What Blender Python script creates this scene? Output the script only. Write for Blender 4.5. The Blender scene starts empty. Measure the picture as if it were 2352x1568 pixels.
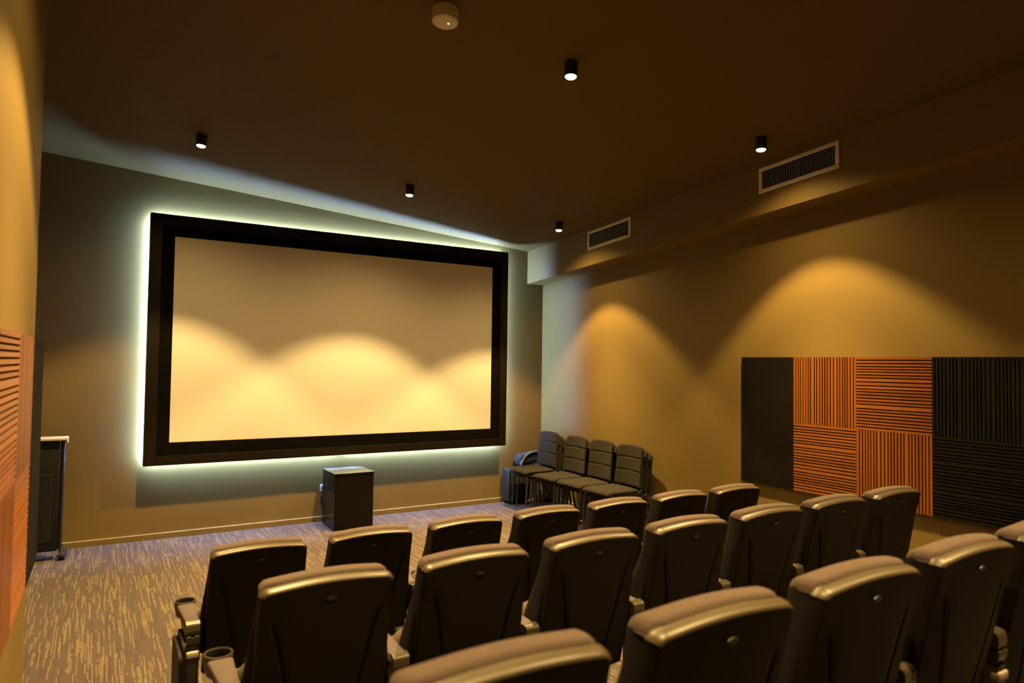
import bpy, bmesh, math, random
from mathutils import Vector, Matrix
random.seed(7)
scn = bpy.context.scene
col = scn.collection
PI = math.pi
CAM_H = 1.887

# ------------------------------------------------------------------ materials
def new_mat(name):
    m = bpy.data.materials.new(name); m.use_nodes = True
    nt = m.node_tree
    return m, nt, nt.nodes['Principled BSDF']

def plain(name, rgb, rough=0.6, spec=0.4, metal=0.0, var=0.12, scale=30.0, bump=0.0, bscale=200.0):
    """colour with a soft procedural variation and optional fine bump"""
    m, nt, b = new_mat(name)
    n, l = nt.nodes, nt.links
    tc = n.new('ShaderNodeTexCoord')
    no = n.new('ShaderNodeTexNoise'); no.inputs['Scale'].default_value = scale; no.inputs['Detail'].default_value = 4
    l.new(tc.outputs['Object'], no.inputs['Vector'])
    mx = n.new('ShaderNodeMix'); mx.data_type = 'RGBA'
    mx.inputs[6].default_value = tuple(c*(1-var) for c in rgb)+(1,)
    mx.inputs[7].default_value = tuple(min(1, c*(1+var)) for c in rgb)+(1,)
    l.new(no.outputs['Fac'], mx.inputs[0]); l.new(mx.outputs[2], b.inputs['Base Color'])
    b.inputs['Roughness'].default_value = rough
    b.inputs['Specular IOR Level'].default_value = spec
    b.inputs['Metallic'].default_value = metal
    if bump:
        n2 = n.new('ShaderNodeTexNoise'); n2.inputs['Scale'].default_value = bscale; n2.inputs['Detail'].default_value = 3
        l.new(tc.outputs['Object'], n2.inputs['Vector'])
        bp = n.new('ShaderNodeBump'); bp.inputs['Strength'].default_value = bump; bp.inputs['Distance'].default_value = 0.002
        l.new(n2.outputs['Fac'], bp.inputs['Height']); l.new(bp.outputs['Normal'], b.inputs['Normal'])
    return m

def emit(name, rgb, strength):
    m, nt, b = new_mat(name)
    b.inputs['Base Color'].default_value = (0.8, 0.8, 0.8, 1)
    b.inputs['Emission Color'].default_value = tuple(rgb)+(1,)
    b.inputs['Emission Strength'].default_value = strength
    return m

def fabric(name, rgb, rough=0.9, sheen=0.05, spec=0.12):
    m, nt, b = new_mat(name)
    n, l = nt.nodes, nt.links
    tc = n.new('ShaderNodeTexCoord')
    wa = n.new('ShaderNodeTexWave'); wa.inputs['Scale'].default_value = 160; wa.bands_direction = 'X'
    wb = n.new('ShaderNodeTexWave'); wb.inputs['Scale'].default_value = 160; wb.bands_direction = 'Z'
    no = n.new('ShaderNodeTexNoise'); no.inputs['Scale'].default_value = 220; no.inputs['Detail'].default_value = 5
    for w in (wa, wb, no): l.new(tc.outputs['Object'], w.inputs['Vector'])
    ad = n.new('ShaderNodeMath'); ad.operation = 'MULTIPLY'
    l.new(wa.outputs['Fac'], ad.inputs[0]); l.new(wb.outputs['Fac'], ad.inputs[1])
    ad2 = n.new('ShaderNodeMath'); ad2.operation = 'ADD'
    l.new(ad.outputs[0], ad2.inputs[0]); l.new(no.outputs['Fac'], ad2.inputs[1])
    mx = n.new('ShaderNodeMix'); mx.data_type = 'RGBA'
    mx.inputs[6].default_value = tuple(c*0.75 for c in rgb)+(1,)
    mx.inputs[7].default_value = tuple(c*1.2 for c in rgb)+(1,)
    l.new(ad2.outputs[0], mx.inputs[0]); l.new(mx.outputs[2], b.inputs['Base Color'])
    bp = n.new('ShaderNodeBump'); bp.inputs['Strength'].default_value = 0.25; bp.inputs['Distance'].default_value = 0.001
    l.new(ad2.outputs[0], bp.inputs['Height']); l.new(bp.outputs['Normal'], b.inputs['Normal'])
    b.inputs['Roughness'].default_value = rough
    b.inputs['Specular IOR Level'].default_value = spec
    b.inputs['Sheen Weight'].default_value = sheen
    return m

def wood(name, rgb, axis, dark=0.55, rough=0.34, spec=0.45):
    """slatted timber: grain along axis (1 = y, 2 = z), each slat with its own tone"""
    m, nt, b = new_mat(name)
    n, l = nt.nodes, nt.links
    tc = n.new('ShaderNodeTexCoord')
    mp = n.new('ShaderNodeMapping')
    sc = [60, 60, 60]; sc[axis] = 3
    mp.inputs['Scale'].default_value = sc
    l.new(tc.outputs['Object'], mp.inputs['Vector'])
    no = n.new('ShaderNodeTexNoise'); no.inputs['Scale'].default_value = 1.4; no.inputs['Detail'].default_value = 6; no.inputs['Distortion'].default_value = 0.4
    l.new(mp.outputs['Vector'], no.inputs['Vector'])
    ge = n.new('ShaderNodeNewGeometry')
    mt = n.new('ShaderNodeMath'); mt.operation = 'MULTIPLY_ADD'
    mt.inputs[1].default_value = 0.5; l.new(ge.outputs['Random Per Island'], mt.inputs[0])
    mh = n.new('ShaderNodeMath'); mh.operation = 'MULTIPLY'; mh.inputs[1].default_value = 0.6
    l.new(no.outputs['Fac'], mh.inputs[0]); l.new(mh.outputs[0], mt.inputs[2])
    cr = n.new('ShaderNodeValToRGB')
    cr.color_ramp.elements[0].position = 0.1; cr.color_ramp.elements[1].position = 0.9
    cr.color_ramp.elements[0].color = tuple(c*dark for c in rgb)+(1,)
    cr.color_ramp.elements[1].color = tuple(rgb)+(1,)
    l.new(mt.outputs[0], cr.inputs['Fac']); l.new(cr.outputs['Color'], b.inputs['Base Color'])
    b.inputs['Roughness'].default_value = rough
    b.inputs['Specular IOR Level'].default_value = spec
    return m

def carpet_mat():
    m, nt, b = new_mat('streaked carpet')
    n, l = nt.nodes, nt.links
    ge = n.new('ShaderNodeNewGeometry')
    sx = n.new('ShaderNodeSeparateXYZ'); l.new(ge.outputs['Position'], sx.inputs[0])
    def math_(op, a, bb=None, c=None):
        k = n.new('ShaderNodeMath'); k.operation = op
        for i, v in enumerate((a, bb, c)):
            if v is None: continue
            if isinstance(v, (int, float)): k.inputs[i].default_value = v
            else: l.new(v, k.inputs[i])
        return k.outputs[0]
    def streak(w, length, seed, thr):
        ix = math_('FLOOR', math_('DIVIDE', math_('ADD', sx.outputs['X'], 50+seed), w))
        wn = n.new('ShaderNodeTexWhiteNoise'); wn.noise_dimensions = '1D'
        l.new(math_('ADD', ix, seed*13.7), wn.inputs['W'])
        iy = math_('FLOOR', math_('ADD', math_('DIVIDE', sx.outputs['Y'], length), math_('MULTIPLY', wn.outputs['Value'], 37.0)))
        cv = n.new('ShaderNodeCombineXYZ'); l.new(ix, cv.inputs[0]); l.new(iy, cv.inputs[1]); cv.inputs[2].default_value = seed
        w2 = n.new('ShaderNodeTexWhiteNoise'); w2.noise_dimensions = '3D'; l.new(cv.outputs[0], w2.inputs['Vector'])
        no = n.new('ShaderNodeTexNoise'); no.inputs['Scale'].default_value = 5.0; l.new(ge.outputs['Position'], no.inputs['Vector'])
        t = math_('ADD', w2.outputs['Value'], math_('MULTIPLY', no.outputs['Fac'], 0.35))
        return math_('GREATER_THAN', t, thr)
    s1 = streak(0.0075, 0.30, 0.0, 1.02)
    s2 = streak(0.0075, 0.17, 1.3, 1.08)
    s3 = streak(0.0075, 0.30, 2.9, 0.95)
    fine = n.new('ShaderNodeTexNoise'); fine.inputs['Scale'].default_value = 260; fine.inputs['Detail'].default_value = 3
    l.new(ge.outputs['Position'], fine.inputs['Vector'])
    base = n.new('ShaderNodeMix'); base.data_type = 'RGBA'
    base.inputs[6].default_value = (0.053, 0.042, 0.041, 1); base.inputs[7].default_value = (0.076, 0.060, 0.059, 1)
    l.new(fine.outputs['Fac'], base.inputs[0])
    mid = n.new('ShaderNodeMix'); mid.data_type = 'RGBA'
    mid.inputs[7].default_value = (0.047, 0.037, 0.036, 1)
    l.new(math_('MULTIPLY', s3, 0.6), mid.inputs[0]); l.new(base.outputs[2], mid.inputs[6])
    lt = n.new('ShaderNodeMix'); lt.data_type = 'RGBA'
    lt.inputs[7].default_value = (0.118, 0.094, 0.060, 1)
    l.new(math_('MULTIPLY', math_('MAXIMUM', s1, s2), 0.95), lt.inputs[0]); l.new(mid.outputs[2], lt.inputs[6])
    l.new(lt.outputs[2], b.inputs['Base Color'])
    b.inputs['Roughness'].default_value = 0.95; b.inputs['Specular IOR Level'].default_value = 0.05
    bp = n.new('ShaderNodeBump'); bp.inputs['Strength'].default_value = 0.4; bp.inputs['Distance'].default_value = 0.003
    l.new(fine.outputs['Fac'], bp.inputs['Height']); l.new(bp.outputs['Normal'], b.inputs['Normal'])
    return m

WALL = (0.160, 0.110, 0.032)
M = {}
M['wall'] = plain('olive brown wall paint', WALL, 0.6, 0.2, var=0.02, scale=3, bump=0.06, bscale=350)
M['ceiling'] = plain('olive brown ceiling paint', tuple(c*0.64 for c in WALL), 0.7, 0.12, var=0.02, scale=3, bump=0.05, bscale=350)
M['skirting'] = plain('skirting paint', (0.17, 0.117, 0.036), 0.4, 0.3, var=0.02)
M['skirting_lit_edge'] = plain('skirting paint with lit edge tone', (0.42, 0.33, 0.18), 0.4, 0.4, var=0.02)
M['carpet'] = carpet_mat()
M['screen'] = plain('matte white screen cloth', (0.74, 0.715, 0.64), 0.9, 0.1, var=0.01, scale=2)
M['velvet'] = plain('black velvet', (0.004, 0.0035, 0.003), 0.95, 0.05, var=0.1, scale=80)
M['dark_board'] = plain('dark stained board', (0.009, 0.0052, 0.0028), 0.5, 0.2, var=0.25, scale=14)
M['plastic'] = plain('dark taupe plastic', (0.0065, 0.0046, 0.0024), 0.55, 0.15, var=0.08, scale=60, bump=0.12, bscale=900)
M['rim'] = plain('smooth lamplit rim plastic', (0.042, 0.031, 0.015), 0.40, 0.42, var=0.05, scale=50)  # shell plastic lightened: lamplight on the lip put into its colour
M['plastic_gloss'] = plain('smooth taupe plastic', (0.040, 0.031, 0.018), 0.34, 0.5, var=0.06, scale=40)
M['plastic_matte'] = plain('matte taupe plastic', (0.058, 0.044, 0.043), 0.65, 0.3, var=0.06, scale=90, bump=0.1, bscale=900)
M['black_plastic'] = plain('black plastic', (0.012, 0.011, 0.010), 0.4, 0.45, var=0.1)
M['hole'] = plain('dark recess', (0.004, 0.004, 0.004), 0.8, 0.1)
M['seat_fabric'] = fabric('grey cinema seat fabric', (0.060, 0.043, 0.037))
M['side_shade_fabric'] = fabric('seat fabric in side shade', (0.010, 0.0085, 0.0085), 0.9, 0.0, 0.05)  # seat fabric darkened to carry the shade on the cushion sides
M['chair_fabric'] = fabric('dark olive chair fabric', (0.0135, 0.0112, 0.0070))
M['chair_metal'] = plain('black powder coated tube', (0.022, 0.020, 0.018), 0.35, 0.5)
M['chair_stitch'] = plain('pale stitch thread', (0.10, 0.09, 0.06), 0.7, 0.3)
M['wood_v'] = wood('red cedar slats upright', (0.255, 0.083, 0.014), 2)
M['wood_h'] = wood('red cedar slats level', (0.255, 0.083, 0.014), 1)
M['black_v'] = wood('black stained slats upright', (0.0105, 0.009, 0.007), 2, 0.6, 0.5, 0.12)
M['black_h'] = wood('black stained slats level', (0.0105, 0.009, 0.007), 1, 0.6, 0.5, 0.12)
M['groove'] = plain('groove backing', (0.006, 0.003, 0.002), 0.9, 0.1)
M['black_panel'] = plain('scuffed black felt panel', (0.0065, 0.005, 0.0035), 0.8, 0.07, var=0.6, scale=4)
M['vent'] = plain('off white vent enamel', (0.66, 0.60, 0.48), 0.26, 0.5, var=0.02)
M['vent_bar'] = plain('grey vent blades', (0.20, 0.19, 0.17), 0.4, 0.4, var=0.02)
M['white_plastic'] = plain('white plastic', (0.60, 0.55, 0.46), 0.4, 0.3, var=0.02)
M['laminate'] = plain('black laminate', (0.005, 0.0036, 0.0024), 0.25, 0.2, var=0.15, scale=10)
M['gloss_top'] = plain('polished pale grey laminate', (0.10, 0.11, 0.10), 0.14, 0.6, var=0.05)
M['pale_wood'] = plain('pale timber edge', (0.50, 0.41, 0.27), 0.45, 0.4, var=0.08, scale=20)
M['rack_metal'] = plain('black powder coated steel', (0.009, 0.009, 0.0095), 0.45, 0.3, var=0.05)
M['steel'] = plain('brushed steel', (0.5, 0.48, 0.44), 0.3, 0.5, metal=1.0, var=0.05)
M['bracket'] = plain('pale bracket plate', (0.40, 0.34, 0.24), 0.4, 0.5, var=0.03)
M['rubber'] = plain('black rubber', (0.015, 0.015, 0.015), 0.7, 0.3)
M['bag_grey'] = fabric('grey blue nylon', (0.05, 0.065, 0.063))
M['bag_black'] = fabric('black nylon', (0.02, 0.021, 0.023))
M['case_grey'] = plain('dark grey ribbed shell', (0.016, 0.018, 0.015), 0.5, 0.3)
M['cable'] = plain('black cable', (0.02, 0.02, 0.02), 0.5, 0.4)
LAMP = (1.0, 0.64, 0.225)
LED = (0.50, 0.82, 1.5)
M['lens'] = emit('lamp lens', (1.0, 0.80, 0.50), 14.0)
M['led'] = emit('cool led tape', LED, 380.0)
M['green_led'] = emit('green indicator', (0.25, 1.0, 0.1), 25.0)

# ------------------------------------------------------------------ mesh helpers
def box(bm, x0, x1, y0, y1, z0, z1, mi=0):
    vs = [bm.verts.new(p) for p in ((x0,y0,z0),(x1,y0,z0),(x1,y1,z0),(x0,y1,z0),(x0,y0,z1),(x1,y0,z1),(x1,y1,z1),(x0,y1,z1))]
    fs = []
    for q in ((0,3,2,1),(4,5,6,7),(0,1,5,4),(1,2,6,5),(2,3,7,6),(3,0,4,7)):
        f = bm.faces.new([vs[i] for i in q]); f.material_index = mi; fs.append(f)
    return vs, fs

def rbox(bm, x0, x1, y0, y1, z0, z1, r=0.005, seg=2, mi=0):
    t = bmesh.new(); box(t, x0, x1, y0, y1, z0, z1)
    bmesh.ops.bevel(t, geom=t.edges[:], offset=r, segments=seg, affect='EDGES', profile=0.5)
    merge(bm, t, mi)

def merge(bm, t, mi=0, mat=None):
    mp = {}
    for v in t.verts: mp[v] = bm.verts.new(mat @ v.co if mat else v.co)
    for f in t.faces:
        try:
            g = bm.faces.new([mp[v] for v in f.verts]); g.material_index = mi
        except ValueError: pass
    t.free()

def tube(bm, pts, r, seg=10, mi=0, cap=True, rs=None):
    pts = [Vector(p) for p in pts]
    rings = []
    for i, p in enumerate(pts):
        if i == 0: d = pts[1]-p
        elif i == len(pts)-1: d = p-pts[i-1]
        else: d = (pts[i+1]-p).normalized()+(p-pts[i-1]).normalized()
        d.normalize()
        up = Vector((0,0,1)) if abs(d.z) < 0.9 else Vector((1,0,0))
        a = d.cross(up).normalized(); b = d.cross(a).normalized()
        rr = rs[i] if rs else r
        rings.append([bm.verts.new(p + a*rr*math.cos(2*PI*k/seg) + b*rr*math.sin(2*PI*k/seg)) for k in range(seg)])
    for A, B in zip(rings, rings[1:]):
        for k in range(seg):
            f = bm.faces.new((A[k], A[(k+1)%seg], B[(k+1)%seg], B[k])); f.material_index = mi
    if cap:
        for R_ in (rings[0], rings[-1]):
            f = bm.faces.new(R_); f.material_index = mi

def lathe(bm, prof, c=(0,0,0), seg=32, mi=0, cap0=False, cap1=False):
    """prof: list of (r, z)"""
    rings = []
    for r, z in prof:
        rings.append([bm.verts.new((c[0]+r*math.cos(2*PI*k/seg), c[1]+r*math.sin(2*PI*k/seg), c[2]+z)) for k in range(seg)])
    for A, B in zip(rings, rings[1:]):
        for k in range(seg):
            f = bm.faces.new((A[k], A[(k+1)%seg], B[(k+1)%seg], B[k])); f.material_index = mi
    if cap0: bm.faces.new(rings[0]).material_index = mi
    if cap1: bm.faces.new(rings[-1]).material_index = mi

def bez(p0, p1, p2, p3, n=10):
    out = []
    for i in range(n+1):
        t = i/n
        out.append(tuple((1-t)**3*a+3*(1-t)**2*t*b+3*(1-t)*t*t*c+t**3*d for a, b, c, d in zip(p0, p1, p2, p3)))
    return out

def obj(name, bm, mats, parent=None, smooth=True, loc=None):
    bmesh.ops.recalc_face_normals(bm, faces=bm.faces[:])
    me = bpy.data.meshes.new(name); bm.to_mesh(me); bm.free()
    if not isinstance(mats, (list, tuple)): mats = [mats]
    for m in mats: me.materials.append(m)
    if smooth:
        me.polygons.foreach_set('use_smooth', [True]*len(me.polygons))
        me.set_sharp_from_angle(angle=math.radians(38))
    o = bpy.data.objects.new(name, me); col.objects.link(o)
    if parent: o.parent = parent
    if loc: o.location = loc
    return o

def thing(name, label, cat, loc=(0,0,0), rz=0.0, group=None):
    o = bpy.data.objects.new(name, None); col.objects.link(o)
    o.empty_display_size = 0.1
    o.location = loc; o.rotation_euler = (0, 0, rz)
    o['label'] = label; o['category'] = cat
    if group: o['group'] = group
    return o

def tag(o, label, cat, group=None):
    o['label'] = label; o['category'] = cat
    if group: o['group'] = group
    return o

def struct(name, bm, m, smooth=False):
    o = obj(name, bm, m, smooth=smooth); o['kind'] = 'structure'
    return o

def kids(o): return [c for c in bpy.data.objects if c.parent == o]

def dup(root, loc, rz=None, label=None, skip=()):
    r = root.copy(); col.objects.link(r); r.location = loc
    if rz is not None: r.rotation_euler = (0, 0, rz)
    if label: r['label'] = label
    for ch in kids(root):
        if ch.name.split('.')[0] in skip: continue
        c = ch.copy(); col.objects.link(c); c.parent = r
        for g in kids(ch):
            d = g.copy(); col.objects.link(d); d.parent = c
    return r

# ------------------------------------------------------------------ room
WY = 8.09           # screen wall
WX = 5.43           # right wall
BX = 5.167          # face of the bulkhead
BACK = -3.4
def zc(x, y): return 4.4353 - 0.07738*x - 0.070*y       # raked ceiling
def zb(y): return 3.013 + 0.0686*(WY-y)                 # underside of bulkhead
LFX = -1.9          # left wall of the front alcove
STUB = 4.58         # where the near left wall stops
def xl(y): return -0.2456 - 0.0136*(4.565-y) - 0.045    # near left wall surface (slightly splayed)

bm = bmesh.new()   # stepped floor, one mesh
prof = [(WY+0.1, 0.0), (3.33, 0.0), (3.33, 0.183), (2.08, 0.183), (2.08, 0.363), (0.80, 0.363), (0.80, 0.543), (BACK-0.1, 0.543)]
L = [bm.verts.new((LFX-0.1, y, z)) for y, z in prof]; R_ = [bm.verts.new((WX+0.1, y, z)) for y, z in prof]
for i in range(len(prof)-1): bm.faces.new((L[i], L[i+1], R_[i+1], R_[i]))
Lb = [bm.verts.new((LFX-0.1, y, -0.15)) for y in (WY+0.1, BACK-0.1)]; Rb = [bm.verts.new((WX+0.1, y, -0.15)) for y in (WY+0.1, BACK-0.1)]
bm.faces.new((Lb[0], Lb[1], Rb[1], Rb[0]))
struct('floor', bm, M['carpet'])

bm = bmesh.new()
vs = []
for dz in (0, 0.12):
    vs.append([bm.verts.new((x, y, zc(x, y)+dz)) for x, y in ((LFX-0.1, BACK-0.1), (WX+0.1, BACK-0.1), (WX+0.1, WY+0.1), (LFX-0.1, WY+0.1))])
bm.faces.new(vs[0]); bm.faces.new(vs[1])
for i in range(4): bm.faces.new((vs[0][i], vs[0][(i+1)%4], vs[1][(i+1)%4], vs[1][i]))
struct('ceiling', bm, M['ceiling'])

bm = bmesh.new(); box(bm, LFX-0.1, WX+0.1, WY, WY+0.12, -0.15, 4.3); struct('wall_front', bm, M['wall'])
bm = bmesh.new(); box(bm, WX, WX+0.12, BACK-0.1, WY, -0.15, 4.6); struct('wall_right', bm, M['wall'])
bm = bmesh.new(); box(bm, LFX-0.1, WX, BACK-0.12, BACK, -0.15, 5.1); struct('wall_back', bm, M['wall'])
bm = bmesh.new()
pts = [(xl(STUB), STUB), (xl(BACK), BACK), (xl(BACK)-0.25, BACK), (xl(STUB)-0.25, STUB)]
lo = [bm.verts.new((x, y, -0.15)) for x, y in pts]; hi = [bm.verts.new((x, y, zc(x, y)+0.05)) for x, y in pts]
bm.faces.new(lo); bm.faces.new(hi)
for i in range(4): bm.faces.new((lo[i], lo[(i+1)%4], hi[(i+1)%4], hi[i]))
struct('wall_left', bm, M['wall'])
bm = bmesh.new(); box(bm, LFX-0.12, LFX, STUB-0.6, WY, -0.15, 4.4); box(bm, LFX, xl(STUB)-0.25, STUB-0.6, STUB-0.48, -0.15, 4.4)
struct('wall_alcove', bm, M['wall'])

bm = bmesh.new()   # bulkhead along the right wall
sec = lambda y: [(BX, y, zb(y)), (WX, y, zb(y)), (WX, y, zc(WX, y)+0.02), (BX, y, zc(BX, y)+0.02)]
A = [bm.verts.new(p) for p in sec(WY)]; B = [bm.verts.new(p) for p in sec(BACK)]
bm.faces.new(A); bm.faces.new(B)
for i in range(4): bm.faces.new((A[i], A[(i+1)%4], B[(i+1)%4], B[i]))
struct('trim_1', bm, M['wall'])

def skirt(name, pts_):
    bm = bmesh.new(); x0, x1, y0, y1, z0, z1 = pts_
    box(bm, x0, x1, y0, y1, z0, z1-0.007); box(bm, x0, x1, y0, y1, z1-0.007, z1, 1)  # upper strip painted pale as the light catching the top edge
    struct(name, bm, [M['skirting'], M['skirting_lit_edge']])
skirt('baseboard_front', (LFX, WX-0.016, WY-0.014, WY, 0, 0.062))
skirt('baseboard_right', (WX-0.014, WX, 3.34, WY-0.001, 0, 0.062))
skirt('baseboard_alcove', (LFX, LFX+0.014, STUB, WY-0.016, 0, 0.062))

# ------------------------------------------------------------------ projection screen
FY = 7.900                                   # front of the boards
FX0, FX1, FZ0, FZ1 = 0.442, 4.737, 0.790, 3.394
SX0, SX1, SZ0, SZ1 = 0.676, 4.512, 1.021, 3.172
SY = 7.935
bw = 0.112
scr = thing('projection_screen', 'large white projection screen in a dark backlit frame on the front wall', 'screen', (0, WY, 0))
def loc_(bm): 
    bmesh.ops.translate(bm, verts=bm.verts[:], vec=(0, -WY, 0)); return bm
bm = bmesh.new(); rbox(bm, FX0, FX0+bw, FY, FY+0.128, FZ0, FZ1, 0.0015, 1); obj('frame_board', loc_(bm), M['dark_board'], scr)
bm = bmesh.new(); rbox(bm, FX1-bw, FX1, FY, FY+0.128, FZ0, FZ1, 0.0015, 1); obj('frame_board', loc_(bm), M['dark_board'], scr)
xm = (FX0+FX1)/2
for a, b_ in ((FX0+bw+0.001, xm-0.001), (xm+0.001, FX1-bw-0.001)):
    bm = bmesh.new(); rbox(bm, a, b_, FY+0.004, FY+0.128, FZ1-bw, FZ1, 0.0015, 1); obj('frame_board', loc_(bm), M['dark_board'], scr)
    bm = bmesh.new(); rbox(bm, a, b_, FY+0.001, FY+0.128, FZ0, FZ0+0.096, 0.0015, 1); obj('frame_board', loc_(bm), M['dark_board'], scr)
bm = bmesh.new()                              # velvet masking border with a bevelled inner edge
ox0, ox1, oz0, oz1 = FX0+bw-0.01, FX1-bw+0.01, FZ0+0.09, FZ1-bw+0.01
outer = [(ox0, oz0), (ox1, oz0), (ox1, oz1), (ox0, oz1)]; inner = [(SX0, SZ0), (SX1, SZ0), (SX1, SZ1), (SX0, SZ1)]
mid = [(SX0-0.008, SZ0-0.008), (SX1+0.008, SZ0-0.008), (SX1+0.008, SZ1+0.008), (SX0-0.008, SZ1+0.008)]
rings = [[bm.verts.new((x, y, z)) for x, z in q] for q, y in ((outer, FY+0.05), (outer, FY+0.018), (mid, FY+0.018), (inner, SY))]
for P_, Q_ in zip(rings, rings[1:]):
    for i in range(4): bm.faces.new((P_[i], P_[(i+1)%4], Q_[(i+1)%4], Q_[i]))
obj('masking_border', loc_(bm), M['velvet'], scr, smooth=False)
bm = bmesh.new(); box(bm, SX0-0.02, SX1+0.02, SY, SY+0.008, SZ0-0.02, SZ1+0.02); obj('screen_surface', loc_(bm), M['screen'], scr, smooth=False)
bm = bmesh.new()                              # carcass between the boards and the wall
ins = 0.026
for a in ((FX0+ins, FX1-ins, FZ1-ins-0.04, FZ1-ins), (FX0+ins, FX1-ins, FZ0+ins, FZ0+ins+0.04), (FX0+ins, FX0+ins+0.04, FZ0+ins+0.04, FZ1-ins-0.04), (FX1-ins-0.04, FX1-ins, FZ0+ins+0.04, FZ1-ins-0.04)):
    box(bm, a[0], a[1], FY+0.128, WY, a[2], a[3])
obj('mounting_carcass', loc_(bm), M['dark_board'], scr, smooth=False)
ly0, ly1 = 8.050, 8.062
e = 0.004
for a in ((FX0+ins, FX1-ins, FZ1-ins, FZ1-ins+e), (FX0+ins, 2.49, FZ0+ins-e, FZ0+ins), (2.56, FX1-ins, FZ0+ins-e, FZ0+ins), (FX0+ins-e, FX0+ins, FZ0+ins, FZ1-ins), (FX1-ins, FX1-ins+e, FZ0+ins, FZ1-ins)):
    bm = bmesh.new(); box(bm, a[0], a[1], ly0, ly1, a[2], a[3]); obj('led_strip', loc_(bm), M['led'], scr, smooth=False)

# ------------------------------------------------------------------ acoustic panels
SL = [24,20,20,15,15,17,18,27,26,21,17,18,20,20,17,32,17,17,20,20,17,18,22]
def slat_panel(name, label, x_face, y0, y1, z0, z1, vertical, mats, side, rotz=0.0, rev=False, thick=0.032):
    """panel on a side wall; its face looks to -x (side=1) or +x (side=-1)"""
    bm = bmesh.new()
    t = 0.020
    W_, H_ = y1-y0, z1-z0
    # backing behind the grooves, then each slat
    f0, f1 = (t, thick) if side > 0 else (-thick, -t)
    box(bm, f0, f1, 0.0005, W_-0.0005, 0.0005, H_-0.0005, 1)
    seq = SL[::-1] if rev else SL
    span = W_ if vertical else H_
    gap = 0.0092
    k = (span-gap*(len(seq)-1))/sum(seq)
    p = 0.0
    s0, s1 = (0, t+0.001) if side > 0 else (-t-0.001, 0)
    for w in seq:
        if vertical: box(bm, s0, s1, p, p+w*k, 0, H_, 0)
        else: box(bm, s0, s1, 0, W_, p, p+w*k, 0)
        p += w*k+gap
    o = obj(name, bm, mats, smooth=False, loc=(x_face, y0, z0))
    o.rotation_euler = (0, 0, rotz)
    return tag(o, label, 'wall panel', 'acoustic wall panels')
PX = WX-0.033
yb = [4.54, 3.955, 3.358, 2.757, 2.158]
zt, zm, zl = 1.981, 1.385, 0.786
wv, wh = [M['wood_v'], M['groove']], [M['wood_h'], M['groove']]
kv, kh = [M['black_v'], M['groove']], [M['black_h'], M['groove']]
def flat_panel(label, x_face, y0, y1, side, rotz=0.0):
    bm = bmesh.new()
    a, b_ = (0, 0.032) if side > 0 else (-0.032, 0)
    rbox(bm, a, b_, 0, y1-y0, 0, zt-zl, 0.004, 2)
    o = obj('acoustic_panel', bm, M['black_panel'], smooth=False, loc=(x_face, y0, zl)); o.rotation_euler = (0, 0, rotz)
    return tag(o, label, 'wall panel', 'acoustic wall panels')
flat_panel('tall plain black panel at the screen end of the right wall panels', PX, yb[1]+0.001, yb[0], 1)
slat_panel('acoustic_panel', 'orange wood panel with upright slats beside plain black panel on right wall, upper', PX, yb[2]+0.001, yb[1], zm+0.001, zt, True, wv, 1)
slat_panel('acoustic_panel', 'orange wood panel with level slats beside plain black panel on right wall, lower', PX, yb[2]+0.001, yb[1], zl, zm, False, wh, 1)
slat_panel('acoustic_panel', 'orange wood panel with level slats beside black slatted panels on right wall, upper', PX, yb[3]+0.001, yb[2], zm+0.001, zt, False, wh, 1, rev=True)
slat_panel('acoustic_panel', 'orange wood panel with upright slats beside black slatted panels on right wall, lower', PX, yb[3]+0.001, yb[2], zl, zm, True, wv, 1, rev=True)
slat_panel('acoustic_panel', 'black panel with upright slats at right edge of photo, upper', PX, yb[4], yb[3], zm+0.001, zt, True, kv, 1)
slat_panel('acoustic_panel', 'black panel with level slats at right edge of photo, lower', PX, yb[4], yb[3], zl, zm, False, kh, 1)
yl = [4.565, 3.98, 3.378, 2.776]
rl = -math.atan(0.0136)
def xf(y): return -0.2456 - 0.0136*(4.565-y)
flat_panel('tall plain black panel at the far end of the left wall panels', xf(yl[1]), yl[1]+0.001, yl[0], -1, rl)
slat_panel('acoustic_panel', 'orange wood panel with upright slats on left wall, upper, beside plain black panel', xf(yl[2]), yl[2]+0.001, yl[1], zm+0.001, zt, True, wv, -1, rl)
slat_panel('acoustic_panel', 'orange wood panel with level slats on left wall, lower, beside plain black panel', xf(yl[2]), yl[2]+0.001, yl[1], zl, zm, False, wh, -1, rl)
slat_panel('acoustic_panel', 'orange wood panel with level slats at left edge of photo, upper', xf(yl[3]), yl[3]+0.001, yl[2], zm+0.001, zt, False, wh, -1, rl)
slat_panel('acoustic_panel', 'orange wood panel with upright slats at left edge of photo, lower', xf(yl[3]), yl[3]+0.001, yl[2], zl, zm, True, wv, -1, rl)

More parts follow.
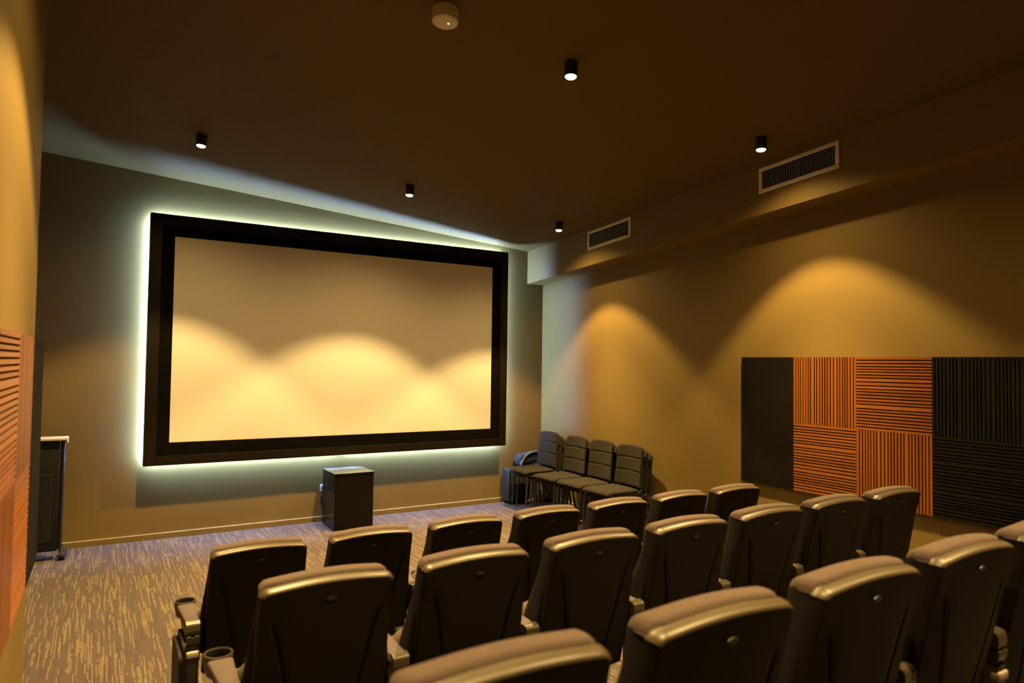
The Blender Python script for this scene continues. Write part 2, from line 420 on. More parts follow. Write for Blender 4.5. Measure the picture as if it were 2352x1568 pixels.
# ------------------------------------------------------------------ ceiling fixtures
TILT = (-0.0699, 0.0772, 0.0)                # fixtures hang square to the raked ceiling
LIGHTS = [(0.762, 6.67), (2.785, 6.69), (4.722, 6.70), (4.712, 3.767), (2.733, 3.755)]
LAB = ['small black ceiling downlight at left above the screen corner', 'small black ceiling downlight in the middle of the front row of lights, above the screen',
       'small black ceiling downlight nearest the smaller air vent', 'small black ceiling downlight beside the larger air vent',
       'small black ceiling downlight nearest the round white ceiling device']
def downlight():
    t = thing('downlight', LAB[0], 'ceiling light', (0,0,0), 0, 'black cylinder downlights')
    bm = bmesh.new()
    lathe(bm, [(0.0, 0.02), (0.046, 0.02), (0.046, -0.102), (0.0445, -0.104), (0.041, -0.104), (0.039, -0.100), (0.038, -0.088), (0.0, -0.088)], seg=32)
    obj('housing', bm, M['black_plastic'], t)
    bm = bmesh.new()
    lathe(bm, [(0.0375, -0.0885), (0.0365, -0.103), (0.033, -0.109), (0.024, -0.113), (0.012, -0.115), (0.0005, -0.1155)], seg=32, cap1=True)
    obj('lens', bm, M['lens'], t)
    return t
d0 = downlight()
for i, (x, y) in enumerate(LIGHTS):
    o = d0 if i == 0 else dup(d0, (0, 0, 0), 0, LAB[i])
    o.location = (x, y, zc(x, y)-0.001); o.rotation_euler = TILT

def add_spot(x, y, power, size=94, blend=0.27, dz=0.122):
    ld = bpy.data.lights.new('downlight_beam', 'SPOT'); ld.energy = power; ld.color = LAMP
    ld.spot_size = math.radians(size); ld.spot_blend = blend; ld.shadow_soft_size = 0.03
    o = bpy.data.objects.new('downlight_beam', ld); col.objects.link(o)
    o.location = (x-0.0774*dz, y-0.07*dz, zc(x, y)-dz)
    o.rotation_euler = TILT
POWER = 620
for x, y in LIGHTS + [(0.762, 3.50), (0.762, 0.84), (2.76, 0.84), (4.71, 0.84)]:
    p_ = POWER if y > 1 else POWER*0.65
    add_spot(x, y, p_)
    add_spot(x, y, p_*1.8, 70, 1.0)
    add_spot(x, y, p_*0.13, 150, 0.7)

t = thing('ceiling_sensor', 'round white ceiling device with a green indicator light', 'ceiling device', (1.765, 3.729, zc(1.765, 3.729)))
t.rotation_euler = TILT
bm = bmesh.new()
lathe(bm, [(0.0, 0.01), (0.081, 0.01), (0.081, -0.070), (0.079, -0.078), (0.0735, -0.080), (0.072, -0.077), (0.069, -0.077), (0.067, -0.081), (0.035, -0.083), (0.0005, -0.0835)], seg=48, cap1=True)
obj('housing', bm, M['white_plastic'], t)
bm = bmesh.new(); lathe(bm, [(0.004, 0.0), (0.0036, -0.002), (0.0005, -0.003)], c=(0.020, -0.006, -0.0825), seg=12, cap1=True); obj('indicator_light', bm, M['green_led'], t)
bm = bmesh.new()
for k in range(5): box(bm, -0.022+k*0.006, -0.018+k*0.006, -0.004, -0.001, -0.0838, -0.0825)
obj('marking', bm, M['steel'], t)
bm = bmesh.new(); lathe(bm, [(0.0, 0.0), (0.014, 0.0), (0.014, -0.004), (0.008, -0.008), (0.0005, -0.009)], c=(0.259, 6.672, zc(0.259, 6.672)+0.001), seg=16, cap1=True)
tag(obj('ceiling_plug', bm, M['black_plastic']), 'tiny dark plug in the ceiling left of the leftmost downlight', 'ceiling plug')

# air vents on the bulkhead
def vent():
    t = thing('air_vent', 'small white framed air vent on the bulkhead, nearer the screen', 'air vent', (0,0,0), 0, 'bulkhead air vents')
    W_, H_ = 0.795, 0.232
    sl = 0.070
    def shear(bm):
        for v in bm.verts: v.co.z += -v.co.y*sl
        return bm
    b0 = 0.035
    bm = bmesh.new()
    for a in ((-W_/2, W_/2, H_/2-b0, H_/2), (-W_/2, W_/2, -H_/2, -H_/2+b0), (-W_/2, -W_/2+b0, -H_/2+b0, H_/2-b0), (W_/2-b0, W_/2, -H_/2+b0, H_/2-b0)):
        rbox(bm, -0.012, 0.002, a[0], a[1], a[2], a[3], 0.0025, 2)
    obj('frame', shear(bm), M['vent'], t)
    bm = bmesh.new(); box(bm, -0.0015, 0.001, -W_/2+b0, W_/2-b0, -H_/2+b0, H_/2-b0); obj('duct_opening', shear(bm), M['hole'], t, smooth=False)
    iw, ih = W_-2*b0, H_-2*b0
    bm = bmesh.new()
    for k in range(8):
        z = -ih/2 + ih*k/7
        box(bm, -0.009, -0.006, -iw/2, iw/2, z-0.0016, z+0.0016)
    for k in range(29):
        y = -iw/2 + iw*k/28
        w = 0.004 if k == 14 else 0.0022
        box(bm, -0.006, -0.0015, y-w, y+w, -ih/2, ih/2)
    obj('grille', shear(bm), M['vent_bar'], t, smooth=False)
    return t
v0 = vent(); v0.location = (BX, 6.307, 3.4405)
dup(v0, (BX, 3.75, 3.6185), 0, 'larger looking white framed air vent on the bulkhead, nearer the camera')

# ------------------------------------------------------------------ things along the front wall
t = thing('pedestal', 'black box pedestal standing on the carpet below the screen', 'pedestal', (2.535, 7.775, 0))
bm = bmesh.new(); rbox(bm, -0.226, 0.226, -0.232, 0.232, 0, 0.606, 0.002, 1); obj('body', bm, M['laminate'], t)
bm = bmesh.new(); rbox(bm, -0.231, 0.231, -0.237, 0.237, 0.610, 0.632, 0.002, 1); box(bm, -0.222, 0.222, -0.228, 0.228, 0.6055, 0.611)
for f_ in bm.faces:
    if f_.calc_center_median().z > 0.6315: f_.material_index = 1  # top face paler and faintly green
obj('top_board', bm, [M['laminate'], M['gloss_top']], t)

t = thing('wall_socket', 'white double power socket on the front wall beside the pedestal', 'socket', (2.36, WY, 0.394))
bm = bmesh.new(); rbox(bm, -0.06, 0.06, -0.010, 0, -0.042, 0.042, 0.003, 2); obj('plate', bm, M['white_plastic'], t)
bm = bmesh.new()
for x in (-0.03, 0.03):
    rbox(bm, x-0.018, x+0.018, -0.013, -0.009, -0.026, 0.022, 0.002, 1)
obj('switch', bm, M['vent_bar'], t)
t = thing('power_adapter', 'black power adapter with thin cable under the white socket', 'adapter', (2.35, WY, 0.272))
bm = bmesh.new(); rbox(bm, -0.05, 0.045, -0.05, 0, -0.048, 0.048, 0.006, 2); obj('plug_body', bm, M['black_plastic'], t)
bm = bmesh.new(); tube(bm, bez((-0.01, -0.03, -0.046), (-0.012, -0.05, -0.13), (-0.02, -0.03, -0.2), (-0.012, -0.03, -0.267), 14), 0.0028, 8); obj('cable', bm, M['cable'], t)

# black cabinet on castors at the left
t = thing('mobile_cabinet', 'black mobile cabinet with perforated panel, pale top and castors beside left wall', 'cabinet', (-0.62, 7.755, 0))
def lx(x): return x+0.62
bm = bmesh.new(); rbox(bm, lx(-1.02), lx(-0.262), -0.068, 0.05, 0.085, 1.085, 0.004, 2); obj('body', bm, M['rack_metal'], t)
bm = bmesh.new()                              # perforated sheet: a plate with rows of small raised rims
rbox(bm, lx(-0.93), lx(-0.315), -0.072, -0.067, 0.17, 0.80, 0.002, 1)
for i in range(44):
    for j in range(46):
        x = lx(-0.92)+i*0.0136; z = 0.185+j*0.0134
        q = [bm.verts.new((x+a, -0.0724, z+c)) for a, c in ((-0.004,0),(0,-0.004),(0.004,0),(0,0.004))]
        bm.faces.new(q).material_index = 1
obj('perforated_panel', bm, [M['case_grey'], M['hole']], t, smooth=False)
bm = bmesh.new(); rbox(bm, lx(-1.05), lx(-0.205), -0.10, 0.11, 1.112, 1.134, 0.004, 2); rbox(bm, lx(-0.208), lx(-0.200), -0.10, 0.11, 1.085, 1.134, 0.003, 2)
obj('top_board', bm, M['pale_wood'], t)
bm = bmesh.new(); rbox(bm, lx(-1.03), lx(-0.262), -0.075, 0.085, 1.083, 1.113, 0.003, 1); obj('top_rail', bm, M['black_plastic'], t)
bm = bmesh.new(); tube(bm, [(lx(-0.242), -0.055, 0.10), (lx(-0.238), -0.055, 1.113)], 0.019, 14); p = obj('post', bm, M['rack_metal'], t)
bm = bmesh.new(); rbox(bm, lx(-0.262), lx(-0.216), -0.06, -0.05, 0.90, 0.93, 0.002, 1); obj('bracket', bm, M['steel'], p)
bm = bmesh.new(); tube(bm, [(lx(-0.235), -0.10, 0.093), (lx(-0.225), 0.10, 0.093)], 0.012, 12); obj('foot_bar', bm, M['rack_metal'], t)
for yy in (-0.078, 0.075):
    for xx in (-0.215, ):
        tt = bmesh.new()
        lathe(tt, [(0.0, -0.024), (0.030, -0.024), (0.036, -0.018), (0.036, 0.018), (0.030, 0.024), (0.0, 0.024)], seg=24)
        bm = bmesh.new(); merge(bm, tt, 0, Matrix.Translation((lx(xx), yy, 0.036)) @ Matrix.Rotation(PI/2, 4, 'Y') @ Matrix.Rotation(0.3, 4, 'X'))
        w = obj('castor', bm, M['rubber'], t)
        bm = bmesh.new(); tube(bm, [(lx(xx-0.012), yy, 0.05), (lx(xx-0.016), yy, 0.10)], 0.010, 10); obj('castor_stem', bm, M['steel'], w)

# ------------------------------------------------------------------ stacked chairs along the right wall
def grid_surface(bm, fn, nu, nv, mi=0, us=None, vs_=None):
    us = us or [i/nu for i in range(nu+1)]; vs_ = vs_ or [j/nv for j in range(nv+1)]
    g = [[bm.verts.new(fn(u, v)) for u in us] for v in vs_]
    for j in range(len(vs_)-1):
        for i in range(len(us)-1):
            f = bm.faces.new((g[j][i], g[j][i+1], g[j+1][i+1], g[j+1][i])); f.material_index = mi
    return g

def stack_chair():
    """faces +y, origin on the floor below the backrest foot"""
    t = thing('stacking_chair', '', 'chair', (0,0,0), 0, 'stacked fabric chairs')
    w = 0.225
    # seat: pad with dropped front edge
    bm = bmesh.new()
    def top(u, v, up):
        x = (u*2-1)*w*(1-0.05*max(0, 0.3-v)); y = 0.02+v*0.45
        d = min((1-abs(u*2-1))*w, v*0.45+0.0, (1-v)*0.45)
        r = 0.022
        e_ = 1-max(0, 1-d/r)
        h = math.sqrt(max(0, 1-(1-e_)**2))
        dip = 0.012*math.cos((u-0.5)*PI) - 0.030*max(0, (v-0.75)/0.25)**2 - 0.006*math.sin(v*PI)
        cx_ = 0.018*(1-math.cos((u*2-1)*1.0))
        y2 = y - (cx_*2.0 if v > 0.5 else 0)*((v-0.5)*2 if v > 0.5 else 0)
        return (x, y2, 0.425 + dip*0.6 + (0.020*h if up else -0.016*h))
    us = sorted(set([0, .01, .03, .06, .1, .2, .3, .4, .5, .6, .7, .8, .9, .94, .97, .99, 1])); vs_ = us
    g1 = grid_surface(bm, lambda u, v: top(u, v, True), 0, 0, us=us, vs_=vs_)
    g2 = grid_surface(bm, lambda u, v: top(u, v, False), 0, 0, us=us, vs_=vs_)
    bmesh.ops.remove_doubles(bm, verts=bm.verts[:], dist=0.0004)
    obj('seat', bm, M['chair_fabric'], t)
    # backrest: reclined pad, rounded top corners, three padded bands
    def back(u, v, front):
        a = u*2-1
        topz = 0.905 - 0.012*a*a
        ww = 0.222 - 0.012*v
        rr = 0.045
        over = max(0.0, abs(a)*ww-(ww-rr))
        topz -= rr-math.sqrt(max(0.0, rr*rr-over*over))
        z = 0.455 + v*(topz-0.455)
        y = -0.03 - 0.10*(z-0.455) - 0.05*max(0, (z-0.70))**1.3 + 0.020*a*a
        d = min((1-abs(a))*ww, (topz-z), (z-0.455)+0.004)
        h = math.sqrt(max(0, 1-(1-min(1, d/0.018))**2))
        puff = 0
        for zs in (0.620, 0.765):
            puff -= 0.007*math.exp(-((z-zs)/0.006)**2)
        return (a*ww, y + (0.018*h+puff*h if front else -0.016*h), z)
    uu = [0, .01, .025, .05, .08, .12, .2, .3, .4, .5, .6, .7, .8, .88, .92, .95, .975, .99, 1]
    vv = sorted(set([0, .01, .03, .06] + [i/60 for i in range(5, 57)] + [.955, .97, .985, 1]))
    bm = bmesh.new()
    grid_surface(bm, lambda u, v: back(u, v, True), 0, 0, us=uu, vs_=vv)
    grid_surface(bm, lambda u, v: back(u, v, False), 0, 0, us=uu, vs_=vv)
    bmesh.ops.remove_doubles(bm, verts=bm.verts[:], dist=0.0004)
    bk = obj('backrest', bm, M['chair_fabric'], t)
    for zs in (0.615, 0.760):
        bm = bmesh.new(); pts = []
        for k in range(7):
            u = 0.36+0.28*k/6
            p = back(u, (zs-0.455)/(0.905-0.455), True); pts.append((p[0], p[1]+0.002, p[2]))
        tube(bm, pts, 0.0022, 6)
        obj('stitching', bm, M['chair_stitch'], bk)
    # legs and frame
    for s in (-1, 1):
        bm = bmesh.new(); tube(bm, [(s*0.205, 0.40, 0.405), (s*0.212, 0.425, 0.36), (s*0.218, 0.445, 0.012), (s*0.218, 0.446, 0.0)], 0.0125, 12); obj('leg', bm, M['chair_metal'], t)
        bm = bmesh.new(); tube(bm, [(s*0.205, 0.03, 0.405), (s*0.215, -0.01, 0.33), (s*0.222, -0.075, 0.012), (s*0.222, -0.078, 0.0)], 0.0125, 12); obj('leg', bm, M['chair_metal'], t)
        bm = bmesh.new(); tube(bm, [(s*0.205, 0.41, 0.402), (s*0.205, 0.0, 0.402), (s*0.205, -0.035, 0.43), (s*0.200, -0.052, 0.50), (s*0.195, -0.072, 0.68)], 0.011, 10); obj('side_frame', bm, M['chair_metal'], t)
    for yy in (0.36, 0.06):
        bm = bmesh.new(); tube(bm, [(-0.205, yy, 0.398), (0.205, yy, 0.398)], 0.009, 10); obj('cross_bar', bm, M['chair_metal'], t)
    return t
ch0 = stack_chair()
STK = ['first stack, beside the bags in the corner', 'second stack from the screen wall', 'third stack from the screen wall', 'last stack, farthest from the screen wall']
LEV = ['bottom', 'middle', 'top']
for i, yc in enumerate((7.535, 6.925, 6.42, 5.915)):
    for k in range(3):
        lab = '%s dark olive fabric chair of the %s' % (LEV[k], STK[i])
        if i == 0 and k == 0: o = ch0; o['label'] = lab
        else: o = dup(ch0, (0,0,0), 0, lab)
        o.location = (5.272-0.066*k, yc, 0.043*k); o.rotation_euler = (0, 0, PI/2)

# bags in the corner behind the first stack
t = thing('suitcase', 'dark grey suitcase standing on the carpet against the front wall behind the chairs', 'suitcase', (4.93, 7.945, 0))
bm = bmesh.new(); rbox(bm, -0.17, 0.17, -0.10, 0.10, 0.03, 0.475, 0.035, 4)
for k in range(7):
    x = -0.13+k*0.043
    rbox(bm, x-0.006, x+0.006, -0.104, 0.104, 0.07, 0.44, 0.004, 2)
obj('shell', bm, M['case_grey'], t)
bm = bmesh.new(); tube(bm, [(-0.06, 0, 0.47), (-0.06, 0, 0.495), (0.06, 0, 0.495), (0.06, 0, 0.47)], 0.009, 8); obj('handle', bm, M['black_plastic'], t)
for x in (-0.12, 0.12):
    for y in (-0.07, 0.07):
        tt = bmesh.new(); lathe(tt, [(0.0, -0.012), (0.02, -0.012), (0.02, 0.012), (0.0, 0.012)], seg=16)
        bm = bmesh.new(); merge(bm, tt, 0, Matrix.Translation((x, y, 0.02)) @ Matrix.Rotation(PI/2, 4, 'X')); obj('wheel', bm, M['rubber'], t)
t = thing('backpack', 'black backpack with grey blue padded strap lying on the suitcase behind the chairs', 'bag', (5.10, 7.945, 0.50))
bm = bmesh.new(); rbox(bm, -0.15, 0.19, -0.09, 0.12, 0.0, 0.15, 0.05, 4)
for v in bm.verts: v.co.z += 0.10*max(0, v.co.x+0.15)
obj('body', bm, M['bag_black'], t)
def ribbon(pts, wy, th):
    bm = bmesh.new()
    pts = [Vector(p) for p in pts]; rings = []
    for i, p in enumerate(pts):
        d = (pts[min(i+1, len(pts)-1)]-pts[max(i-1, 0)]).normalized()
        nrm = Vector((-d.z, 0, d.x))
        rings.append([bm.verts.new(p+nrm*a*th+Vector((0, b*wy, 0))) for a, b in ((-.5,-.42),(-.3,-.5),(.3,-.5),(.5,-.42),(.5,.42),(.3,.5),(-.3,.5),(-.5,.42))])
    for A_, B_ in zip(rings, rings[1:]):
        for k in range(8): bm.faces.new((A_[k], A_[(k+1)%8], B_[(k+1)%8], B_[k]))
    bm.faces.new(rings[0]); bm.faces.new(rings[-1])
    return bm
obj('strap', ribbon(bez((-0.15, -0.085, 0.02), (-0.10, -0.085, 0.16), (0.0, -0.085, 0.20), (0.14, -0.085, 0.19), 16), 0.055, 0.016), M['bag_grey'], t)
obj('flap', ribbon(bez((-0.06, -0.06, 0.09), (-0.02, -0.06, 0.14), (0.03, -0.06, 0.15), (0.10, -0.06, 0.13), 12), 0.07, 0.01), M['bag_grey'], t)

# ------------------------------------------------------------------ cinema seats
REC = 0.19
def seat_back_outline(a, z, ztop0, crown, hw_top, hw_low, r):
    """a in [-1,1]; returns (half width at z, top z at a)"""
    hw = hw_top + (hw_low-hw_top)*min(1, max(0, (0.92-z)/0.40))
    over = max(0.0, abs(a)*hw_top-(hw_top-r))
    zt_ = ztop0 - crown*a*a - (r-math.sqrt(max(0.0, r*r-over*over)))
    return hw, zt_

def dense(n_mid, edge):
    """values in [-1,1], crowded toward both ends"""
    pos = list(edge)
    mid_ = [pos[-1]*k/n_mid for k in range(n_mid)]
    half = mid_ + pos[::-1]
    return sorted(set([-h for h in half]+half))

def groove_x(z):
    t_ = min(1, max(0, (0.80-z)/0.42))
    return 0.190 - 0.085*t_**0.8

def make_shell(t):
    bm = bmesh.new()
    zb0 = 0.30
    hw_t, hw_l, r = 0.228, 0.237, 0.020
    cols = ['e%f' % e_ for e_ in ()]
    edge = [1.0, .997, .99, .975, .95, .92]
    # columns: from the edge to the groove, across the groove, to the centre
    gcol = [('a', f) for f in edge] + [('g', d) for d in (0.010, 0.0062, 0.0042, -0.0042, -0.0062, -0.010)] + [('c', f) for f in (.85, .7, .5, .25)]
    cl = [(s, c) for s, seq in ((-1, gcol), (1, gcol[::-1])) for c in seq]
    k0 = len(gcol)
    cl.insert(k0, (1, ('c', 0.0)))
    zrows = [0, .03, .1] + [.1+.9*k/26 for k in range(1, 25)] + [.965, .98, .99, 1.0]
    grid = []
    for v in zrows:
        row = []
        for s, (kd, f) in cl:
            zg = zb0+v*(0.92-zb0)
            hw = seat_back_outline(0, zg, 0.930, 0.017, hw_t, hw_l, r)[0]
            g = groove_x(zg)
            if kd == 'a': ax = hw*f
            elif kd == 'g': ax = g+f
            else: ax = (g-0.010)*f
            if kd == 'a': ax = max(ax, g+0.0105+0.0005*(1-edge.index(f)/6))
            a = min(1.0, ax/hw)*s
            zt_ = seat_back_outline(a, zg, 0.928, 0.017, hw_t, hw_l, r)[1]
            z = zb0 + v*(zt_-zb0)
            y = (0.930-z)*REC + 0.030*abs(a)**3*min(1, (0.93-z)/0.15)*0.5 - 0.006*math.sin(PI*min(1, max(0, (0.93-z)/0.6)))
            if kd == 'g':
                fade = min(1, max(0, (0.815-z)/0.05))
                y += fade*(0.013 if abs(f) < 0.005 else (0.003 if abs(f) < 0.007 else 0))
            elif kd == 'a':
                y += 0.004*min(1, max(0, (0.815-z)/0.10))
            row.append((ax*s, y, z))
        grid.append(row)
    V = [[bm.verts.new(p) for p in row] for row in grid]
    for j in range(len(V)-1):
        for i in range(len(V[0])-1):
            bm.faces.new((V[j][i], V[j][i+1], V[j+1][i+1], V[j+1][i]))
    # rounded rim that turns forward: left side up, across the top, right side down
    rim = [(V[j][0], Vector((-1, 0, 0))) for j in range(len(V)-1)]
    n = len(V[0])
    for i in range(n):
        a = i/(n-1)*2-1
        p = V[-1][i].co
        nx = 0.0
        over = abs(p.x)-(hw_t-r)
        if over > 0: nx = min(1, over/r)
        nz = math.sqrt(max(0, 1-nx*nx))
        rim.append((V[-1][i], Vector((math.copysign(nx, p.x), 0, nz)).normalized()))
    rim += [(V[j][-1], Vector((1, 0, 0))) for j in range(len(V)-2, -1, -1)]
    prev = [v for v, _ in rim]
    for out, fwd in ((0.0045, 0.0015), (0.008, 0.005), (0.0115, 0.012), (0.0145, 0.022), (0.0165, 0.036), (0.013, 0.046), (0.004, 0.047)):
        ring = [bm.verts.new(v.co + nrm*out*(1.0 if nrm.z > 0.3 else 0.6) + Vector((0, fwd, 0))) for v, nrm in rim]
        for i in range(len(ring)-1): bm.faces.new((prev[i], prev[i+1], ring[i+1], ring[i])).material_index = 1 if rim[i][1].z > 0.35 and rim[i+1][1].z > 0.35 else 0  # only upward rim faces take the lamplit tone
        prev = ring
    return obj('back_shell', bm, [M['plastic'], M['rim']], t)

def make_cushion(t):
    bm = bmesh.new()
    hw_t, hw_l, r = 0.228, 0.266, 0.030
    us = dense(7, [1.0, .998, .99, .975, .955, .93, .9, .86, .8])
    vs_ = [0, .02, .05] + [.05+.95*k/24 for k in range(1, 22)] + [.90, .925, .945, .96, .975, .985, .993, .998, 1.0]
    vs_ = sorted(set(vs_))
    zb0 = 0.36
    rings = []
    for v in vs_:
        row = []
        for a in us:
            zg = zb0+v*(0.945-zb0)
            hw, zt_ = seat_back_outline(a, zg, 0.957, 0.017, hw_t, hw_l, r)
            z = zb0+v*(zt_-zb0)
            d = min((1-abs(a))*hw, zt_-z)
            rr = 0.034
            h = math.sqrt(max(0, 1-(1-min(1, d/rr))**2))
            thick = 0.060 + 0.040*math.exp(-((z-0.56)/0.14)**2) - 0.014*math.exp(-((z-0.80)/0.08)**2)
            wing = 0.028*max(0, abs(a)-0.62)/0.38*(1 if z < 0.9 else max(0, (0.95-z)/0.05))*min(1, (1-abs(a))*12)
            y = (0.930-z)*REC + 0.092 + (thick-0.030)*h + wing
            row.append((a*hw, y, z))
        rings.append(row)
    V = [[bm.verts.new(p) for p in row] for row in rings]
    for j in range(len(V)-1):
        for i in range(len(V[0])-1): bm.faces.new((V[j][i], V[j][i+1], V[j+1][i+1], V[j+1][i]))
    rim = [V[j][0] for j in range(len(V)-1)] + V[-1][:] + [V[j][-1] for j in range(len(V)-2, -1, -1)]
    prev = rim
    for back_, sink in ((0.010, -0.0012), (0.028, -0.0012), (0.041, 0.001), (0.046, 0.005), (0.050, 0.012)):
        ring = []
        for v in rim:
            c = Vector((0, 0, 0.62)); d = Vector((v.co.x, 0, v.co.z-0.62)); d.normalize()
            ring.append(bm.verts.new(v.co - Vector((0, back_, 0)) - d*sink))
        for i in range(len(ring)-1): bm.faces.new((prev[i], prev[i+1], ring[i+1], ring[i]))
        prev = ring
    for f_ in bm.faces:                       # sides below the seam darkened: shade put into the fabric colour
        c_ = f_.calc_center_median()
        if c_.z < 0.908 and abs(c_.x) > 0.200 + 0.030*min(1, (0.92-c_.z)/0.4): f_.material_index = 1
    cu = obj('back_cushion', bm, [M['seat_fabric'], M['side_shade_fabric']], t)
    for s in (-1, 1):
        bm = bmesh.new()
        tube(bm, bez((s*0.2285, 0.052, 0.908), (s*0.2300, 0.085, 0.908), (s*0.229, 0.110, 0.906), (s*0.212, 0.130, 0.903), 8), 0.0018, 6)
        obj('seam', bm, M['plastic_matte'], cu)
    return cu

def make_pan(t):
    """tipped-up seat"""
    bm = bmesh.new()
    b = bmesh.new(); box(b, -0.5, 0.5, -0.5, 0.5, -0.5, 0.5)
    bmesh.ops.subdivide_edges(b, edges=b.edges[:], cuts=5, use_grid_fill=True)
    for v in b.verts:
        x, y, z = v.co
        # superellipse rounding
        e_ = 3.2
        l_ = (abs(x*2)**e_+abs(y*2)**e_+abs(z*2)**e_)**(1/e_)
        mx_ = max(abs(x*2), abs(y*2), abs(z*2))
        k = mx_/l_ if l_ else 1
        v.co = Vector((x*k*1.08, y*k*1.05, z*k*1.05))
    for v in b.verts:
        x, y, z = v.co
        hw = 0.262 - 0.05*(0.5-z)*0.9
        yy = y*0.115; zz = z*0.27
        zz2 = 0.470+zz
        v.co = Vector((x*2*hw, 0.285+yy+0.10*zz, zz2))
    merge(bm, b)
    o = obj('seat_pan', bm, M['seat_fabric'], t)
    bm = bmesh.new(); rbox(bm, -0.225, 0.225, 0.335, 0.355, 0.36, 0.585, 0.012, 3); obj('pan_cover', bm, M['plastic'], o)
    bm = bmesh.new(); tube(bm, [(-0.262, 0.235, 0.385), (0.262, 0.235, 0.385)], 0.016, 12); obj('hinge_bar', bm, M['chair_metal'], t)
    return o

def make_arm(t, x0, end=False):
    # pad with the cup holder at the front
    bm = bmesh.new()
    sec = [(0.092, 0.031), (0.12, 0.033), (0.20, 0.036), (0.32, 0.042), (0.385, 0.047)]
    rings = []
    for y, hw in sec:
        top, bot = 0.583, 0.545
        rings.append([bm.verts.new((x0+px*hw, y, z)) for px, z in ((-1, bot+.006), (-1, top-.010), (-.9, top-.003), (-.7, top), (.7, top), (.9, top-.003), (1, top-.010), (1, bot+.006), (.85, bot), (-.85, bot))])
    for A_, B_ in zip(rings, rings[1:]):
        for k in range(10): bm.faces.new((A_[k], A_[(k+1)%10], B_[(k+1)%10], B_[k]))
    bm.faces.new(rings[0]); bm.faces.new(rings[-1])
    arm = obj('armrest', bm, M['plastic_matte'], t)
    bm = bmesh.new()
    lathe(bm, [(0.0, -0.085), (0.036, -0.085), (0.044, -0.075), (0.0525, -0.03), (0.0535, -0.004), (0.052, 0.0), (0.0485, 0.0005), (0.046, -0.003), (0.042, -0.05), (0.036, -0.075), (0.0, -0.075)], c=(x0, 0.437, 0.588), seg=36)
    bm.faces.ensure_lookup_table()
    for f_ in bm.faces:
        c_ = f_.calc_center_median(); rad = math.hypot(c_.x-x0, c_.y-0.437)
        if rad < 0.0467 and 0.5115 < c_.z < 0.5870: f_.material_index = 1
    cup = obj('cup_holder', bm, [M['plastic_gloss'], M['hole']], arm)
    # rounded back end of the arm, hinge and support
    bm = bmesh.new()
    pr = [(0.105, 0.586), (0.090, 0.5835), (0.080, 0.577), (0.076, 0.566), (0.076, 0.552), (0.074, 0.546), (0.077, 0.541), (0.078, 0.528), (0.086, 0.523), (0.115, 0.523), (0.115, 0.586)]
    A_ = [bm.verts.new((x0-0.032, y, z)) for y, z in pr]; B_ = [bm.verts.new((x0+0.032, y, z)) for y, z in pr]
    for k in range(len(pr)): bm.faces.new((A_[k], A_[(k+1)%len(pr)], B_[(k+1)%len(pr)], B_[k]))
    bm.faces.new(A_); bm.faces.new(B_)
    obj('arm_end', bm, M['plastic_gloss'], arm)
    bm = bmesh.new()
    pr = [(0.076, 0.515), (0.074, 0.508), (0.076, 0.495), (0.088, 0.470), (0.105, 0.455), (0.30, 0.500), (0.33, 0.545), (0.12, 0.545), (0.12, 0.516)]
    A_ = [bm.verts.new((x0-0.032, y, z)) for y, z in pr]; B_ = [bm.verts.new((x0+0.032, y, z)) for y, z in pr]
    for k in range(len(pr)): bm.faces.new((A_[k], A_[(k+1)%len(pr)], B_[(k+1)%len(pr)], B_[k]))
    bm.faces.new(A_); bm.faces.new(B_)
    rbox(bm, x0-0.030, x0-0.006, 0.073, 0.09, 0.509, 0.5195, 0.002, 1)
    rbox(bm, x0+0.006, x0+0.030, 0.073, 0.09, 0.509, 0.5195, 0.002, 1)
    obj('arm_support', bm, M['plastic_gloss'], t)
    bm = bmesh.new(); rbox(bm, x0-0.031, x0+0.031, 0.070, 0.110, 0.412, 0.446, 0.008, 3); obj('bracket', bm, M['bracket'], t)
    bm = bmesh.new(); rbox(bm, x0-0.030, x0+0.030, 0.078, 0.165, 0.008, 0.47, 0.008, 2); st = obj('stand', bm, M['black_plastic'], t)
    bm = bmesh.new(); rbox(bm, x0-0.05, x0+0.05, 0.02, 0.24, 0.0, 0.010, 0.003, 1); obj('foot_plate', bm, M['chair_metal'], st)
    if end:
        bm = bmesh.new()
        s = -1 if end == 'l' else 1
        for off, th, top, y0, y1 in ((0.031, 0.016, 0.500, 0.055, 0.31), (0.047, 0.018, 0.452, 0.045, 0.36)):
            xa, xb = sorted((x0+s*off, x0+s*(off+th)))
            tb = bmesh.new(); box(tb, xa, xb, y0, y1, 0.0, top)
            es = [e_ for e_ in tb.edges if abs((e_.verts[0].co-e_.verts[1].co).x) > 0.005 and min(e_.verts[0].co.z, e_.verts[1].co.z) > 0.1]
            bmesh.ops.bevel(tb, geom=es, offset=0.05, segments=6, affect='EDGES', profile=0.5)
            merge(bm, tb)
        obj('end_panel', bm, M['plastic'], t)

def make_badge(t):
    bm = bmesh.new()
    tt = bmesh.new(); lathe(tt, [(0.0, 0.003), (0.0135, 0.003), (0.014, 0.0006), (0.0115, -0.0004), (0.0105, 0.002), (0.0, 0.002)], seg=20)
    zc_ = 0.872
    merge(bm, tt, 0, Matrix.Translation((0, (0.930-zc_)*REC-0.004, zc_)) @ Matrix.Rotation(PI/2+math.atan(REC), 4, 'X') @ Matrix.Diagonal((1.35, 0.6, 1, 1)))
    o = obj('number_plate_holder', bm, M['black_plastic'], t)
    bm = bmesh.new(); tube(bm, [(0.004, (0.930-0.868)*REC-0.0065, 0.867), (0.010, (0.930-0.872)*REC-0.0065, 0.872)], 0.002, 8); obj('badge_glint', bm, M['plastic_gloss'], o)  # small lighter bar stands in for a glint on the badge

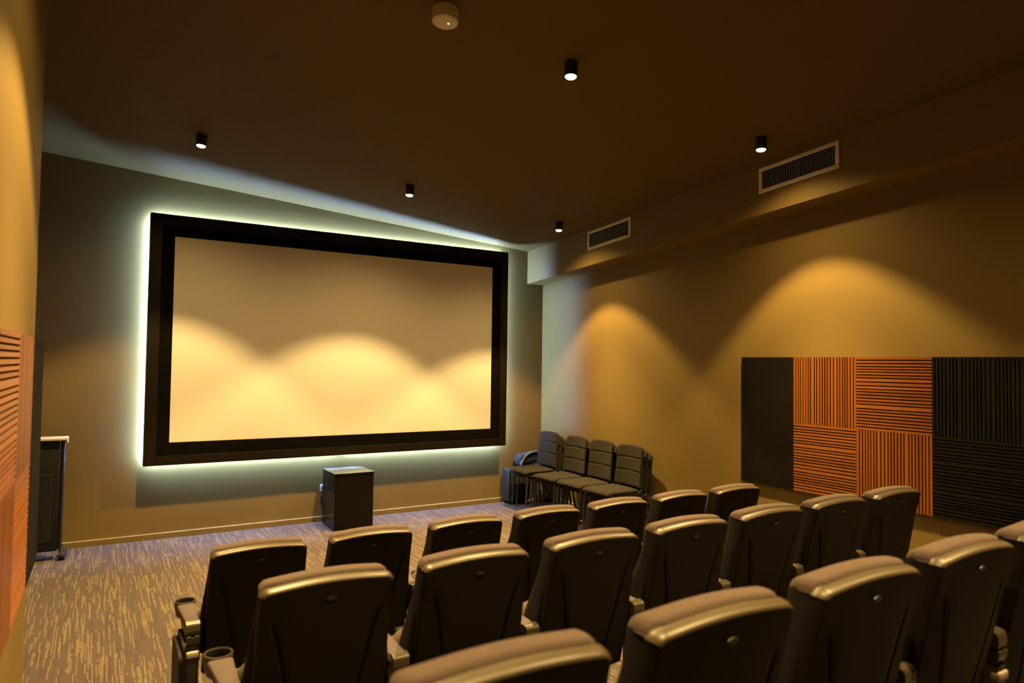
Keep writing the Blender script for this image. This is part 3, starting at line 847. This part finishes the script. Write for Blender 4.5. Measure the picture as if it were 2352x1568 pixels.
PITCH = 0.6
def seat_root():
    t = thing('cinema_seat', '', 'cinema seat', (0,0,0), 0, 'cinema seats in three rows')
    make_shell(t); make_cushion(t); make_pan(t); make_badge(t)
    return t
s_mid = seat_root(); make_arm(s_mid, -0.3)
s_end = seat_root(); make_arm(s_end, -0.3, 'l')
ORD = ['first', 'second', 'third', 'fourth', 'fifth', 'sixth', 'seventh']
used = set()
for rname, x0, y0, z0, cnt in (('front row nearest the screen', 0.750, 3.655, 0.0, 7), ('middle row', 0.731, 2.394, 0.183, 7), ('back row nearest the camera', 0.716, 1.124, 0.363, 5)):
    for k in range(cnt):
        src = s_end if k == 0 else s_mid
        lab = 'grey fabric cinema seat, %s from left in the %s' % (ORD[k], rname)
        if src.name not in used:
            used.add(src.name); o = src; o['label'] = lab
        else: o = dup(src, (0,0,0), 0, lab)
        o.location = (x0+PITCH*k, y0, z0)

# ------------------------------------------------------------------ camera
cd = bpy.data.cameras.new('camera'); cam = bpy.data.objects.new('camera', cd); col.objects.link(cam)
cd.sensor_width = 36.0; cd.lens = 24.0; cd.clip_start = 0.05
f = 1568.0; cxp, cyp = 1176.0, 784.0
d = Vector((220-cxp, -(822-cyp), f))                       # direction of +y in the camera (right, up, forward)
h = Vector((1, -0.0137, 0))
k = -(d.dot(d))/(d.dot(h))
Yv = d.normalized(); Xv = (d+k*h).normalized()
Zv = Xv.cross(Yv)
if Zv.y < 0: Zv = -Zv
right = Vector((Xv.x, Yv.x, Zv.x)); up = Vector((Xv.y, Yv.y, Zv.y)); fwd = Vector((Xv.z, Yv.z, Zv.z))
cam.matrix_world = Matrix(((right.x, up.x, -fwd.x, 0), (right.y, up.y, -fwd.y, 0), (right.z, up.z, -fwd.z, CAM_H), (0, 0, 0, 1)))
cd.dof.use_dof = True; cd.dof.focus_distance = 7.0; cd.dof.aperture_fstop = 2.0
scn.camera = cam

w = bpy.data.worlds.new('World'); scn.world = w; w.use_nodes = True
w.node_tree.nodes['Background'].inputs[0].default_value = (0, 0, 0, 1)
w.node_tree.nodes['Background'].inputs[1].default_value = 0.0
scn.view_settings.view_transform = 'Standard'; scn.view_settings.look = 'None'
scn.view_settings.exposure = 0.0; scn.view_settings.gamma = 1.0
scn.view_settings.use_curve_mapping = False
